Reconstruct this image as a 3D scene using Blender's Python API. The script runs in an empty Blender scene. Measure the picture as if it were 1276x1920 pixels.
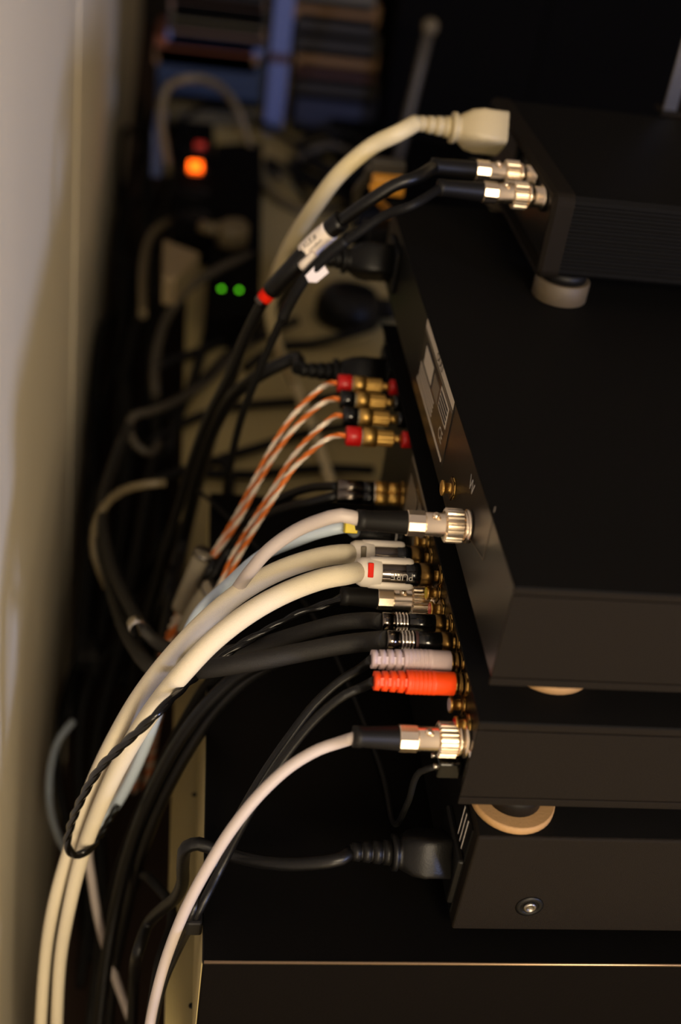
import bpy, bmesh, math, random
from mathutils import Vector, Matrix

random.seed(7)
SC = bpy.context.scene
COL = SC.collection

# ------------------------------------------------------------------ camera, world, lights, exposure
HC = 0.46                                        # height of the wide black unit's top over the floor
ZB = 0.365                                       # height of the cream sideboard top it stands on
CAM = Vector((-0.0224, -0.3053, 0.9023))
RIGHT = Vector((0.9887245108899637, -0.08033475954392774, 0.12637312995420152))
DOWN = Vector((0.05837030310010434, -0.5704070999564119, -0.8192854496665481))
FWD = Vector((0.1379012301663917, 0.8174240433999572, -0.5592863166485129))
FPX = 2224.16                                    # focal length in pixels of the 1276 x 1920 frame
cam_d = bpy.data.cameras.new('camera')
cam_o = bpy.data.objects.new('camera', cam_d)
COL.objects.link(cam_o)
m = Matrix((RIGHT, -DOWN, -FWD)).transposed().to_4x4()
m.translation = CAM
cam_o.matrix_world = m
cam_d.sensor_fit = 'VERTICAL'
cam_d.sensor_height = 24.0
cam_d.sensor_width = 16.0
cam_d.lens = FPX / 1920 * 24.0
cam_d.clip_start = 0.02
cam_d.dof.use_dof = True
cam_d.dof.focus_distance = 0.528
cam_d.dof.aperture_fstop = cam_d.lens / 9.0
SC.camera = cam_o

w = bpy.data.worlds.new('dim_room')
SC.world = w
w.use_nodes = True
w.node_tree.nodes['Background'].inputs[0].default_value = (1.0, 0.80, 0.55, 1)
w.node_tree.nodes['Background'].inputs[1].default_value = 0.01


def area_light(name, loc, target, size, energy, color):
    d = bpy.data.lights.new(name, 'AREA')
    d.shape = 'DISK'
    d.size = size
    d.energy = energy
    d.color = color
    o = bpy.data.objects.new(name, d)
    o.location = loc
    o.rotation_euler = (Vector(target) - Vector(loc)).to_track_quat('-Z', 'Y').to_euler()
    COL.objects.link(o)
    return o


area_light('warm_room_lamp', (0.29, -1.10, 1.22), (0.0, 0.3, 0.4), 0.42, 15.0, (1.0, 0.81, 0.55))
area_light('low_side_lamp', (0.16, -1.10, 0.42), (0.0, 0.2, 0.5), 0.50, 6.2, (1.0, 0.80, 0.53))
area_light('cool_window_light', (1.75, -1.70, 1.14), (-0.1, 0.35, 0.6), 0.35, 30.0, (0.44, 0.54, 1.0))

SC.view_settings.view_transform = 'Standard'
SC.view_settings.look = 'None'
SC.view_settings.gamma = 1
SC.view_settings.use_curve_mapping = False
SC.view_settings.exposure = 0.0

# ------------------------------------------------------------------ surveying helpers


def ray(u, v):
    return RIGHT * ((u - 638) / FPX) + DOWN * ((v - 960) / FPX) + FWD


def at(u, v, depth):
    return CAM + ray(u, v) * depth


def on(u, v, axis, val):
    d = ray(u, v)
    return CAM + d * ((val - CAM[axis]) / d[axis])


# ------------------------------------------------------------------ materials


def lin(c):
    return tuple((x / 12.92 if x <= 0.04045 else ((x + 0.055) / 1.055) ** 2.4) for x in c)


MATS = {}


def mat(name, rgb, rough=0.5, metal=0.0, bump=0.0, bscale=400.0, var=0.0, vscale=8.0, emit=None, estr=0.0,
        coat=0.0, stretch=None, spec=0.5):
    """rgb is sRGB 0-255; bump adds a noise grain, var a slow colour variation."""
    if name in MATS:
        return MATS[name]
    mt = bpy.data.materials.new(name)
    mt.use_nodes = True
    nt = mt.node_tree
    b = nt.nodes['Principled BSDF']
    c = lin([x / 255 for x in rgb])
    b.inputs['Base Color'].default_value = (*c, 1)
    b.inputs['Roughness'].default_value = rough
    b.inputs['Metallic'].default_value = metal
    b.inputs['Coat Weight'].default_value = coat
    b.inputs['Specular IOR Level'].default_value = spec
    tc = nt.nodes.new('ShaderNodeTexCoord')
    src = tc.outputs['Object']
    if stretch:
        mp = nt.nodes.new('ShaderNodeMapping')
        mp.inputs['Scale'].default_value = stretch
        nt.links.new(src, mp.inputs[0])
        src = mp.outputs[0]
    n2 = nt.nodes.new('ShaderNodeTexNoise')
    n2.inputs['Scale'].default_value = vscale
    n2.inputs['Detail'].default_value = 4
    nt.links.new(src, n2.inputs['Vector'])
    mx = nt.nodes.new('ShaderNodeMix')
    mx.data_type = 'RGBA'
    k = 1 - max(var, 0.04)
    mx.inputs['A'].default_value = (*[x * k for x in c], 1)
    mx.inputs['B'].default_value = (*[min(1, x * (2 - k)) for x in c], 1)
    nt.links.new(n2.outputs['Fac'], mx.inputs['Factor'])
    nt.links.new(mx.outputs['Result'], b.inputs['Base Color'])
    if bump > 0:
        n = nt.nodes.new('ShaderNodeTexNoise')
        n.inputs['Scale'].default_value = bscale
        n.inputs['Detail'].default_value = 3
        nt.links.new(src, n.inputs['Vector'])
        bp = nt.nodes.new('ShaderNodeBump')
        bp.inputs['Strength'].default_value = bump
        bp.inputs['Distance'].default_value = 0.001
        nt.links.new(n.outputs['Fac'], bp.inputs['Height'])
        nt.links.new(bp.outputs['Normal'], b.inputs['Normal'])
    if emit:
        b.inputs['Emission Color'].default_value = (*emit, 1)
        b.inputs['Emission Strength'].default_value = estr
    MATS[name] = mt
    return mt


M_WALL = mat('painted_wall', (238, 226, 198), 0.75, bump=0.25, bscale=60, var=0.06, vscale=3, stretch=(1, 1, 0.5))
M_FLOOR = mat('brown_floor', (66, 50, 40), 0.6, bump=0.1, bscale=300, var=0.10, vscale=5)
M_DARKWALL = mat('dark_back_wall', (40, 34, 30), 0.8, var=0.1)
M_BLACKTOP = mat('black_lacquer_board', (8, 7, 6), 0.45, bump=0.1, bscale=900, spec=0.08)
M_CABSIDE = mat('black_cabinet_side', (12, 9, 7), 0.65, bump=0.2, bscale=700, spec=0.03)
M_CREAM = mat('cream_sideboard', (168, 152, 104), 0.55, bump=0.1, bscale=300, var=0.05)
M_CASE = mat('black_powder_coat', (24, 19, 13), 0.6, bump=0.5, bscale=2600, spec=0.10)
M_CASETOP = mat('black_case_anodised', (17, 16, 15), 0.6, bump=0.3, bscale=2600, spec=0.05)
M_REAR = mat('black_rear_panel', (13, 12, 11), 0.33, bump=0.06, bscale=1500, spec=0.32)
M_RUB = mat('black_rubber', (15, 13, 11), 0.5, bump=0.04, bscale=800, spec=0.25)
M_CABLE = mat('black_cable_jacket', (9, 8, 7), 0.38, bump=0.1, bscale=500, spec=0.35)
M_CABLEM = mat('black_cable_matt', (11, 10, 9), 0.6, bump=0.2, bscale=500, spec=0.25)
M_BRAIDK = mat('black_braid', (24, 22, 20), 0.55, bump=0.4, bscale=3000, spec=0.35)
M_GLOSSK = mat('glossy_black_plastic', (8, 8, 8), 0.15)
M_PLASK = mat('black_plastic', (11, 10, 9), 0.42, bump=0.1, bscale=1200, spec=0.25)
M_FARK = mat('dull_black_board', (7, 6, 6), 0.8, spec=0.05)
M_NICKEL = mat('nickel_plate', (240, 222, 198), 0.25, 1.0)
M_CHROME = mat('chrome', (235, 230, 222), 0.08, 1.0)
M_DCHROME = mat('dark_chrome', (110, 102, 95), 0.16, 1.0)
M_GOLD = mat('gold_plate', (222, 178, 98), 0.42, 1.0)
M_GOLDK = mat('aged_gold_plate', (112, 86, 46), 0.32, 1.0)
M_STEEL = mat('steel_screw', (150, 145, 138), 0.3, 1.0)
M_WHITECAB = mat('white_cable_jacket', (184, 172, 166), 0.45, bump=0.05, bscale=300)
M_BLUECAB = mat('pale_blue_cable_jacket', (190, 204, 218), 0.45)
M_BRAIDW = mat('cream_braided_sleeve', (214, 202, 176), 0.75, bump=0.3, bscale=2600)
M_SHELLW = mat('white_plug_shell', (226, 216, 202), 0.5, bump=0.05, bscale=500)
M_PVC = mat('ivory_pvc', (184, 168, 130), 0.5, bump=0.08, bscale=300)
M_WART = mat('pale_adapter_shell', (140, 122, 92), 0.5)
M_PVCL = mat('ivory_cord_jacket', (218, 202, 160), 0.5)
M_PVCG = mat('grey_beige_pvc', (104, 92, 68), 0.5)
M_PINKW = mat('white_moulded_plug', (188, 168, 168), 0.5)
M_ORANGE = mat('orange_moulded_plug', (228, 66, 6), 0.5)
M_RED = mat('red_plastic', (196, 20, 18), 0.35)
M_REDRING = mat('red_band', (216, 32, 8), 0.5, spec=0.1)
M_PAPER = mat('white_paper_label', (235, 222, 210), 0.7)
M_INK = mat('printed_ink', (40, 34, 32), 0.7)
M_PRINTW = mat('white_silkscreen', (190, 184, 175), 0.6)
M_STICKER = mat('sticker_white', (196, 184, 164), 0.6)
M_STICKBG = mat('sticker_brown_black', (44, 36, 26), 0.35)
M_STICKG = mat('sticker_grey', (112, 102, 86), 0.5)
M_YEL = mat('yellow_tag', (226, 200, 30), 0.5)
M_TWIST = mat('glossy_twisted_jacket', (9, 8, 7), 0.2)
M_EDGE = mat('edge_highlight_metal', (150, 128, 104), 0.3, 1.0)  # bright metal for the added highlight line, not wear
M_COPPER = mat('copper_strand', (226, 122, 48), 0.35, 0.15)
M_STRANDW = mat('silvered_strand', (240, 224, 205), 0.3, 0.2)
M_CLEAR = mat('clear_grey_sleeve', (150, 140, 120), 0.22)
M_FELT = mat('cream_foot_pad', (160, 124, 78), 0.7, bump=0.2, bscale=900)
M_FOOTG = mat('grey_tan_foot', (86, 74, 56), 0.6)
M_SILVER = mat('brushed_silver', (120, 116, 112), 0.3, 1.0)
M_AMBER = mat('amber_plastic', (232, 160, 50), 0.45)
M_GREYPL = mat('grey_plastic', (72, 66, 56), 0.5)
M_BLUE = mat('blue_cover', (14, 38, 70), 0.6)
M_DBLUE = mat('navy_cover', (14, 22, 50), 0.6)
M_TAN = mat('tan_cover', (112, 82, 50), 0.7)
M_OLIVE = mat('olive_cover', (76, 68, 46), 0.7)
M_MAUVE = mat('mauve_cover', (96, 76, 64), 0.7)
M_BOOKK = mat('dark_cover', (26, 21, 19), 0.7)
M_WINE = mat('wine_cover', (56, 26, 22), 0.7)
M_ORNG = mat('rust_cover', (116, 60, 30), 0.7)
M_PAGES = mat('book_pages', (110, 96, 72), 0.8)
M_PALEB = mat('pale_blue_box', (84, 98, 150), 0.6)
M_LEDG = mat('green_led', (60, 200, 20), 0.4, emit=(0.10, 0.62, 0.01), estr=2.4)
M_LEDR = mat('red_switch_glow', (255, 60, 5), 0.4, emit=(1.0, 0.11, 0.004), estr=4.0)
M_LEDR2 = mat('dim_red_lamp', (180, 30, 20), 0.4, emit=(0.35, 0.02, 0.01), estr=0.35)

# ------------------------------------------------------------------ mesh helpers


class MB:
    def __init__(self):
        self.v, self.f, self.s = [], [], []

    def add(self, verts, faces, smooth=True):
        k = len(self.v)
        self.v += [Vector(p) for p in verts]
        self.f += [[i + k for i in f] for f in faces]
        self.s += [smooth] * len(faces)
        return self

    def box(self, lo, hi, bev=0.0, seg=2):
        bm = bmesh.new()
        bmesh.ops.create_cube(bm, size=1)
        lo, hi = Vector(lo), Vector(hi)
        for q in bm.verts:
            q.co = Vector([(lo[i] + hi[i]) / 2 + q.co[i] * (hi[i] - lo[i]) for i in range(3)])
        if bev > 0:
            bmesh.ops.bevel(bm, geom=bm.edges[:], offset=bev, segments=seg, profile=0.5, affect='EDGES')
        return self.bm(bm, False)

    def bm(self, bm, smooth=False):
        bm.verts.index_update()
        self.add([q.co.copy() for q in bm.verts], [[q.index for q in f.verts] for f in bm.faces], smooth)
        bm.free()
        return self

    def obox(self, c, ax, ay, az, bev=0.0):
        """box centred at c with half-axis vectors"""
        bm = bmesh.new()
        bmesh.ops.create_cube(bm, size=2)
        L = [Vector(a).length for a in (ax, ay, az)]
        for q in bm.verts:
            q.co = Vector([q.co[i] * L[i] for i in range(3)])
        if bev > 0:
            bmesh.ops.bevel(bm, geom=bm.edges[:], offset=bev, segments=2, profile=0.5, affect='EDGES')
        R = Matrix([Vector(a).normalized() for a in (ax, ay, az)]).transposed()
        for q in bm.verts:
            q.co = Vector(c) + R @ q.co
        return self.bm(bm)

    def lathe(self, p0, d, prof, n=24, teeth=0, depth=0.9, squash=None, flat=False):
        """surface of revolution about the axis p0 + t*d, profile [(t, r), ...]"""
        p0, d = Vector(p0), Vector(d).normalized()
        a = d.orthogonal().normalized() if abs(d.z) > 0.9 else d.cross(Vector((0, 0, 1))).normalized()
        b = a.cross(d).normalized()
        if teeth:
            n = teeth * 4
        vs, fs = [], []
        for t, r in prof:
            for i in range(n):
                th = 2 * math.pi * i / n
                k = (1 if i % 4 < 2 else depth) if teeth else 1
                x, y = r * k * math.cos(th), r * k * math.sin(th)
                if squash:
                    x, y = x * squash[0], y * squash[1]
                vs.append(p0 + d * t + a * x + b * y)
        for j in range(len(prof) - 1):
            for i in range(n):
                i2 = (i + 1) % n
                fs.append([j * n + i, j * n + i2, (j + 1) * n + i2, (j + 1) * n + i])
        sm = not teeth and not flat
        self.add(vs, fs, sm)
        k = len(self.v) - len(vs)
        self.f.append([k + i for i in range(n)][::-1]); self.s.append(False)
        self.f.append([k + (len(prof) - 1) * n + i for i in range(n)]); self.s.append(False)
        return self

    def cyl(self, p0, d, L, r, n=20, bev=0.0):
        if bev:
            return self.lathe(p0, d, [(0, r - bev), (bev, r), (L - bev, r), (L, r - bev)], n)
        return self.lathe(p0, d, [(0, r), (L, r)], n)

    def tube(self, path, r, n=10, twist=0.0, off=0.0, phase=0.0):
        """round tube along a polyline; off/twist make it wind around the path"""
        N = len(path)
        T = [(path[min(i + 1, N - 1)] - path[max(i - 1, 0)]).normalized() for i in range(N)]
        a = T[0].orthogonal().normalized()
        vs, fs = [], []
        s = 0.0
        for i in range(N):
            if i:
                s += (path[i] - path[i - 1]).length
                a = (a - T[i] * a.dot(T[i])).normalized()
            b = T[i].cross(a)
            c = path[i]
            if off:
                th = phase + twist * s
                c = c + (a * math.cos(th) + b * math.sin(th)) * off
            rr = r(i / (N - 1)) if callable(r) else r
            for j in range(n):
                th = 2 * math.pi * j / n
                vs.append(c + a * (rr * math.cos(th)) + b * (rr * math.sin(th)))
        for i in range(N - 1):
            for j in range(n):
                j2 = (j + 1) % n
                fs.append([i * n + j, i * n + j2, (i + 1) * n + j2, (i + 1) * n + j])
        k = len(self.v)
        self.add(vs, fs)
        self.f.append([k + j for j in range(n)][::-1]); self.s.append(False)
        self.f.append([k + (N - 1) * n + j for j in range(n)]); self.s.append(False)
        return self

    def extrude_x(self, prof, x0, x1):
        n = len(prof)
        vs = [(x0, y, z) for y, z in prof] + [(x1, y, z) for y, z in prof]
        fs = [[i, (i + 1) % n, n + (i + 1) % n, n + i] for i in range(n)]
        fs += [list(range(n))[::-1], list(range(n, 2 * n))]
        return self.add(vs, fs, False)

    def build(self, name, material, parent=None):
        off = Vector((0, 0, 0))
        p = parent
        while p:
            off += Vector(p.location)
            p = p.parent
        me = bpy.data.meshes.new(name)
        me.from_pydata([q - off for q in self.v], [], self.f)
        me.polygons.foreach_set('use_smooth', self.s)
        me.materials.append(material)
        bm = bmesh.new()
        bm.from_mesh(me)
        bmesh.ops.recalc_face_normals(bm, faces=bm.faces)
        bm.to_mesh(me)
        bm.free()
        me.update()
        o = bpy.data.objects.new(name, me)
        COL.objects.link(o)
        if parent:
            o.parent = parent
        return o


def tag(o, label, cat, group=None):
    o['label'] = label
    o['category'] = cat
    if group:
        o['group'] = group
    return o


def thing(name, label, cat, loc, group=None):
    o = bpy.data.objects.new(name, None)
    o.empty_display_size = 0.01
    COL.objects.link(o)
    o.location = Vector(loc)
    return tag(o, label, cat, group)


def struct(o):
    o['kind'] = 'structure'
    return o


def surveyed(p):
    if not (isinstance(p, tuple) and p[0] > 5):
        return Vector(p)
    q = at(*p)
    if q.x > -0.005 and -0.006 < q.y < 0.362 and ZB - 0.03 < q.z < HC + 0.005:    # lies on the widest unit
        q = on(p[0], p[1], 2, HC + 0.005)
        if q.y < 0.362:
            return q
        q = on(p[0], p[1], 1, 0.362)
    if q.x > -0.028 and q.z < ZB + 0.007 and q.y > 0.0:      # lies on the sideboard, not inside it
        q = on(p[0], p[1], 2, ZB + 0.007)
    return q


def spline(pts, step=0.004):
    """Catmull-Rom (centripetal) through points, resampled"""
    P = [surveyed(p) for p in pts]
    P = [2 * P[0] - P[1]] + P + [2 * P[-1] - P[-2]]
    out = []
    for i in range(1, len(P) - 2):
        p0, p1, p2, p3 = P[i - 1:i + 3]
        t0 = 0.0
        t1 = t0 + max((p1 - p0).length, 1e-6) ** 0.5
        t2 = t1 + max((p2 - p1).length, 1e-6) ** 0.5
        t3 = t2 + max((p3 - p2).length, 1e-6) ** 0.5
        k = max(2, int((p2 - p1).length / step))
        for j in range(k):
            t = t1 + (t2 - t1) * j / k
            A1 = p0 * ((t1 - t) / (t1 - t0)) + p1 * ((t - t0) / (t1 - t0))
            A2 = p1 * ((t2 - t) / (t2 - t1)) + p2 * ((t - t1) / (t2 - t1))
            A3 = p2 * ((t3 - t) / (t3 - t2)) + p3 * ((t - t2) / (t3 - t2))
            B1 = A1 * ((t2 - t) / (t2 - t0)) + A2 * ((t - t0) / (t2 - t0))
            B2 = A2 * ((t3 - t) / (t3 - t1)) + A3 * ((t - t1) / (t3 - t1))
            out.append(B1 * ((t2 - t) / (t2 - t1)) + B2 * ((t - t1) / (t2 - t1)))
    out.append(P[-2])
    return out


def letters(name, text, size, fn, material, parent, thick=0.00015):
    """flat print: text laid out on x,y then carried to the surface by fn(x, y) -> point"""
    cu = bpy.data.curves.new('lettering_source', 'FONT')
    cu.body = text
    cu.size = size
    cu.align_x = 'CENTER'
    cu.align_y = 'CENTER'
    cu.resolution_u = 2
    ob = bpy.data.objects.new('lettering_source', cu)
    COL.objects.link(ob)
    dg = bpy.context.evaluated_depsgraph_get()
    me = bpy.data.meshes.new_from_object(ob.evaluated_get(dg))
    mb = MB()
    mb.add([fn(q.co.x, q.co.y) for q in me.vertices], [list(p.vertices) for p in me.polygons], False)
    bpy.data.objects.remove(ob)
    bpy.data.curves.remove(cu)
    bpy.data.meshes.remove(me)
    return mb.build(name, material, parent)


NX = Vector((-1, 0, 0))

# ------------------------------------------------------------------ setting: floor, walls


def wall_x(y):
    return -0.100 - 0.032 * y


mb = MB()
ys = [-2.2, 3.7]
vs = [(wall_x(ys[0]), ys[0], 0), (wall_x(ys[1]), ys[1], 0), (wall_x(ys[1]), ys[1], 2.6), (wall_x(ys[0]), ys[0], 2.6)]
vs += [(x - 0.1, y, z) for x, y, z in vs]
mb.add(vs, [[0, 1, 2, 3], [4, 5, 6, 7], [0, 1, 5, 4], [1, 2, 6, 5], [2, 3, 7, 6], [3, 0, 4, 7]], False)
struct(mb.build('wall_left', M_WALL))
struct(MB().box((-0.5, -2.2, -0.05), (3.0, 3.75, 0)).build('floor', M_FLOOR))
struct(MB().box((-0.5, 3.65, 0), (3.0, 3.75, 2.6)).build('wall_back', M_DARKWALL))
struct(MB().box((2.6, -2.2, 0), (2.7, 3.75, 2.6)).build('wall_right', M_WALL))
struct(MB().box((-0.5, -2.3, 0), (2.7, -2.2, 2.6)).build('wall_front', M_WALL))
struct(MB().box((-0.5, -2.3, 2.6), (2.7, 3.75, 2.7)).build('ceiling', M_WALL))
sm_ = MB()
for k, (y, z) in enumerate(((0.545, 0.0), (0.735, 0.68), (0.90, 1.27))):
    for dy, dx in ((-0.0025, 0.0), (-0.001, 0.0011), (0.001, 0.0011), (0.0025, 0.0)):
        sm_.v.append(Vector((wall_x(y + dy) + dx, y + dy, z)))
sm_.f = [[j * 4 + i, j * 4 + i + 1, j * 4 + 5 + i, j * 4 + 4 + i] for j in range(2) for i in range(3)]
sm_.s = [False] * len(sm_.f)
struct(sm_.build('trim_1', M_WALL))

# ------------------------------------------------------------------ cream sideboard and the wide black unit on it
sb = thing('sideboard', 'long cream sideboard whose top runs behind and beyond the stacked units', 'sideboard', (0.3, 0.9, 0))
mb = MB()
xe0, xe1 = -0.0112, -0.0350
ya, yb = -0.35, 2.1
vs = [(xe0 + 0.0035, ya, ZB), (xe1 - 0.004, yb, ZB), (0.60, yb, ZB), (0.60, ya, ZB)]
mb.add([(x, y, ZB - 0.022) for x, y, z in vs] + [(x, y, ZB) for x, y, z in vs],
       [[3, 2, 1, 0], [4, 5, 6, 7], [0, 1, 5, 4], [1, 2, 6, 5], [2, 3, 7, 6], [3, 0, 4, 7]], False)
mb.build('top_board', M_CREAM, sb)
MB().box((0.01, ya + 0.01, 0.0), (0.59, ya + 0.03, ZB - 0.022)).build('side_panel', M_CREAM, sb)
MB().box((0.01, yb - 0.03, 0.0), (0.59, yb - 0.01, ZB - 0.022)).build('side_panel', M_CREAM, sb)
MB().box((0.01, ya + 0.03, 0.0), (0.016, yb - 0.03, ZB - 0.022)).build('back_panel', M_FLOOR, sb)
for (u, v) in ((364, 1490), (359, 1886), (374, 1180)):
    q = on(u, v, 2, ZB)
    MB().lathe((q.x, q.y, ZB - 0.001), (0, 0, 1), [(0, 0.0016), (0.0012, 0.0016), (0.0018, 0.0011)], 14).build('screw', M_PLASK, sb)

cab = thing('audio_component', 'widest black audio unit, at the foot of the stack on the cream sideboard', 'audio component', (0.25, 0.18, ZB), 'stacked black audio units')
MB().box((0.0004, 0.0015, ZB + 0.006), (0.45, 0.353, HC - 0.0022), 0.0008).build('casing', M_CABSIDE, cab)
MB().box((0, 0, HC - 0.0026), (0.45, 0.355, HC), 0.0008, 3).build('top_cover', M_BLACKTOP, cab)
bk = MB().box((0.0, 0.0024, ZB + 0.007), (0.0004, 0.352, HC - 0.0030)).build('rear_panel', M_CREAM, cab)
bk['label'] = 'pale rear panel'
for (x, y) in ((0.04, 0.03), (0.04, 0.32), (0.41, 0.03), (0.41, 0.32)):
    MB().cyl((x, y, ZB), (0, 0, 1), 0.0065, 0.018, 24, 0.001).build('foot', M_RUB, cab)
yc = on(380, 1702, 2, HC).y - 0.004
MB().tube([Vector((0.0008, 0.0002, HC - 0.0006)), Vector((0.22, 0.0002, HC - 0.0006)), Vector((0.4492, 0.0002, HC - 0.0006))], 0.0008, 8).build('edge_highlight', M_EDGE, cab)  # bright rod added to stand for the highlight along the near edge
cl = MB().box((-0.0072, yc - 0.0042, HC - 0.009), (0.0, yc + 0.0046, HC + 0.0002), 0.0012).build('cable_clip', M_RUB, cab)
MB().cyl((-0.0062, yc + 0.004, HC + 0.0012), (1, 0, 0), 0.0065, 0.0022, 14, 0.0004).build('clip_pin', M_STEEL, cl)

# ------------------------------------------------------------------ jacks that sit on rear panels


def rca_jack(parent, x, y, z, core=None, length=0.0085):
    length *= 0.66
    j = MB().lathe((x, y, z), NX, [(0, 0.0050), (0.0008, 0.0050), (0.0009, 0.0024), (length - 0.0014, 0.0024), (length - 0.0012, 0.0035), (length - 0.0002, 0.0036), (length, 0.0034)], 20)
    o = j.build('phono_socket', M_GOLD, parent)
    c = MB().cyl((x - length + 0.0001, y, z), NX, 0.0003, 0.0028, 14)
    c.build('insulator', core or M_GOLD, o)
    MB().lathe((x - 0.0006, y, z), NX, [(0, 0.0054), (0.0008, 0.0054), (0.001, 0.0046)], 6).build('lock_nut', M_GOLDK, o)
    return o


def bnc_jack(parent, x, y, z, base=0.009):
    o = MB().lathe((x, y, z), NX, [(0, 0.0072), (0.0018, 0.0072), (0.0019, 0.0056), (base, 0.0056)], 24).build('coax_socket', M_NICKEL, parent)
    return o


def feet(parent, spots, ztop, zbot, rp, rc, pad_h):
    for (x, y) in spots:
        f = MB().lathe((x, y, ztop), (0, 0, -1), [(0, rc), (ztop - zbot - pad_h, rc * 0.97)], 32).build('foot', M_RUB, parent)
        MB().lathe((x, y, zbot), (0, 0, 1), [(0, rp - 0.0006), (0.0006, rp), (pad_h - 0.0006, rp), (pad_h, rp - 0.0006)], 40).build('foot_pad', M_FELT, f)


def hex_screw(parent, p, d, r):
    s = MB().lathe(p, d, [(0, r), (0.0004, r), (0.001, r * 0.72), (0.0004, r * 0.62), (0.0002, r * 0.55)], 28).build('screw', M_PLASK, parent)
    MB().lathe(Vector(p) + Vector(d) * 0.0002, d, [(0, r * 0.5), (0.0012, r * 0.46), (0.0014, r * 0.28), (0.0005, r * 0.22)], 18).build('socket_head', M_STEEL, s)
    return s


# ------------------------------------------------------------------ box four: the lowest unit, on the cabinet
B4x, B4y, B4z0, B4z1 = 0.108, 0.0112, HC + 0.008, 0.5287
b4 = thing('audio_component', 'lowest black audio unit, with hex screw in its side, resting on the widest unit', 'audio component',
           (0.28, 0.17, HC), 'stacked black audio units')
MB().box((B4x, B4y, B4z0), (0.46, 0.335, B4z1), 0.0012, 3).build('casing', M_CASE, b4)
MB().box((B4x + 0.0012, B4y + 0.0012, B4z1 - 0.0004), (0.4588, 0.3338, B4z1 + 0.00005)).build('dark_top_sheet', M_CASETOP, b4)  # thin darker sheet added so the top stays an unlit black
MB().box((B4x - 0.0008, B4y + 0.006, B4z0 + 0.004), (B4x + 0.001, 0.33, B4z1 - 0.003)).build('rear_panel', M_REAR, b4)
for (x, y) in ((0.135, 0.04), (0.135, 0.30), (0.43, 0.04), (0.43, 0.30)):
    MB().cyl((x, y, HC), (0, 0, 1), 0.009, 0.012, 24, 0.001).build('foot', M_RUB, b4)
p = on(992, 1699, 1, B4y)
hex_screw(b4, (p.x, B4y, p.z), (0, -1, 0), 0.0062)
hex_screw(b4, (p.x + 0.20, B4y, p.z), (0, -1, 0), 0.0062)
pi = Vector((B4x, 0.0325, 0.4925))
inl = MB().box((B4x - 0.0035, pi.y - 0.016, pi.z - 0.014), (B4x, pi.y + 0.016, pi.z + 0.014), 0.0012).build('power_inlet', M_PLASK, b4)
for k in range(3):       # rows of small white print by the inlet, too small to read
    MB().box((B4x - 0.0010, 0.0235 + k * 0.004, B4z0 + 0.038), (B4x - 0.0007, 0.0243 + k * 0.004, B4z1 - 0.005)).build('print_line', M_PRINTW, b4)

# ------------------------------------------------------------------ box three: wide unit with most sockets
B3x, B3y, B3z0, B3z1, B3y1 = 0.0973, 0.0151, 0.5437, 0.5900, 0.36
PX3 = 0.1000            # plane of its recessed rear panel
b3 = thing('audio_component', 'slim black audio unit with rear panel crowded with plugs, on cream pads', 'audio component',
           (0.28, 0.19, B4z1), 'stacked black audio units')
MB().box((PX3 + 0.001, B3y + 0.0008, B3z0), (0.46, B3y1, B3z1 - 0.0012), 0.0004).build('casing', M_CASE, b3)
MB().box((B3x, B3y, B3z1 - 0.0012), (0.46, B3y1, B3z1), 0.0004).build('top_cover', M_CASETOP, b3)
MB().box((B3x, B3y, B3z1 - 0.0044), (0.46, B3y + 0.0012, B3z1 - 0.0009), 0.0004).build('cover_lip', M_CASE, b3)
MB().box((B3x, B3y, B3z0 + 0.0046), (0.46, B3y + 0.0009, B3z1 - 0.0050), 0.0003).build('side_plate', M_CASE, b3)
MB().box((B3x, B3y, B3z0), (0.46, B3y + 0.0012, B3z0 + 0.0040), 0.0004).build('base_lip', M_CASE, b3)
MB().box((PX3, B3y + 0.0014, B3z0 + 0.001), (PX3 + 0.001, B3y1 - 0.002, B3z1 - 0.0014)).build('rear_panel', M_REAR, b3)
feet(b3, ((0.1260, 0.0305), (0.1260, 0.31), (0.42, 0.0305), (0.42, 0.31)), B3z0, B4z1, 0.0180, 0.0122, 0.0040)
# narrow silver plate folded round the near corner, with its screw
sp = MB().box((PX3 - 0.0012, B3y + 0.0018, B3z0 + 0.004), (PX3, B3y + 0.0068, B3z1 - 0.016), 0.0003).build('corner_plate', M_SILVER, b3)
MB().lathe((PX3 - 0.0012, B3y + 0.0042, B3z1 - 0.022), NX, [(0, 0.0019), (0.0007, 0.0017), (0.001, 0.001)], 14).build('screw', M_CHROME, sp)
# grey data sticker towards the far end of this panel
st = MB().box((PX3 - 0.0003, 0.152, B3z0 + 0.004), (PX3, 0.222, B3z1 - 0.004)).build('sticker', M_STICKBG, b3)
st['label'] = 'dark data sticker with grey fields'
for (y0, y1, z0, z1) in ((0.155, 0.219, 0.037, 0.0415), (0.16, 0.185, 0.008, 0.016), (0.19, 0.215, 0.006, 0.030), (0.16, 0.186, 0.020, 0.032)):
    MB().box((PX3 - 0.0005, y0, B3z0 + z0), (PX3 - 0.0003, y1, B3z0 + z1)).build('sticker_field', M_STICKG, st)


def P3(u, v, x=PX3):
    return on(u, v, 0, x)


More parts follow.
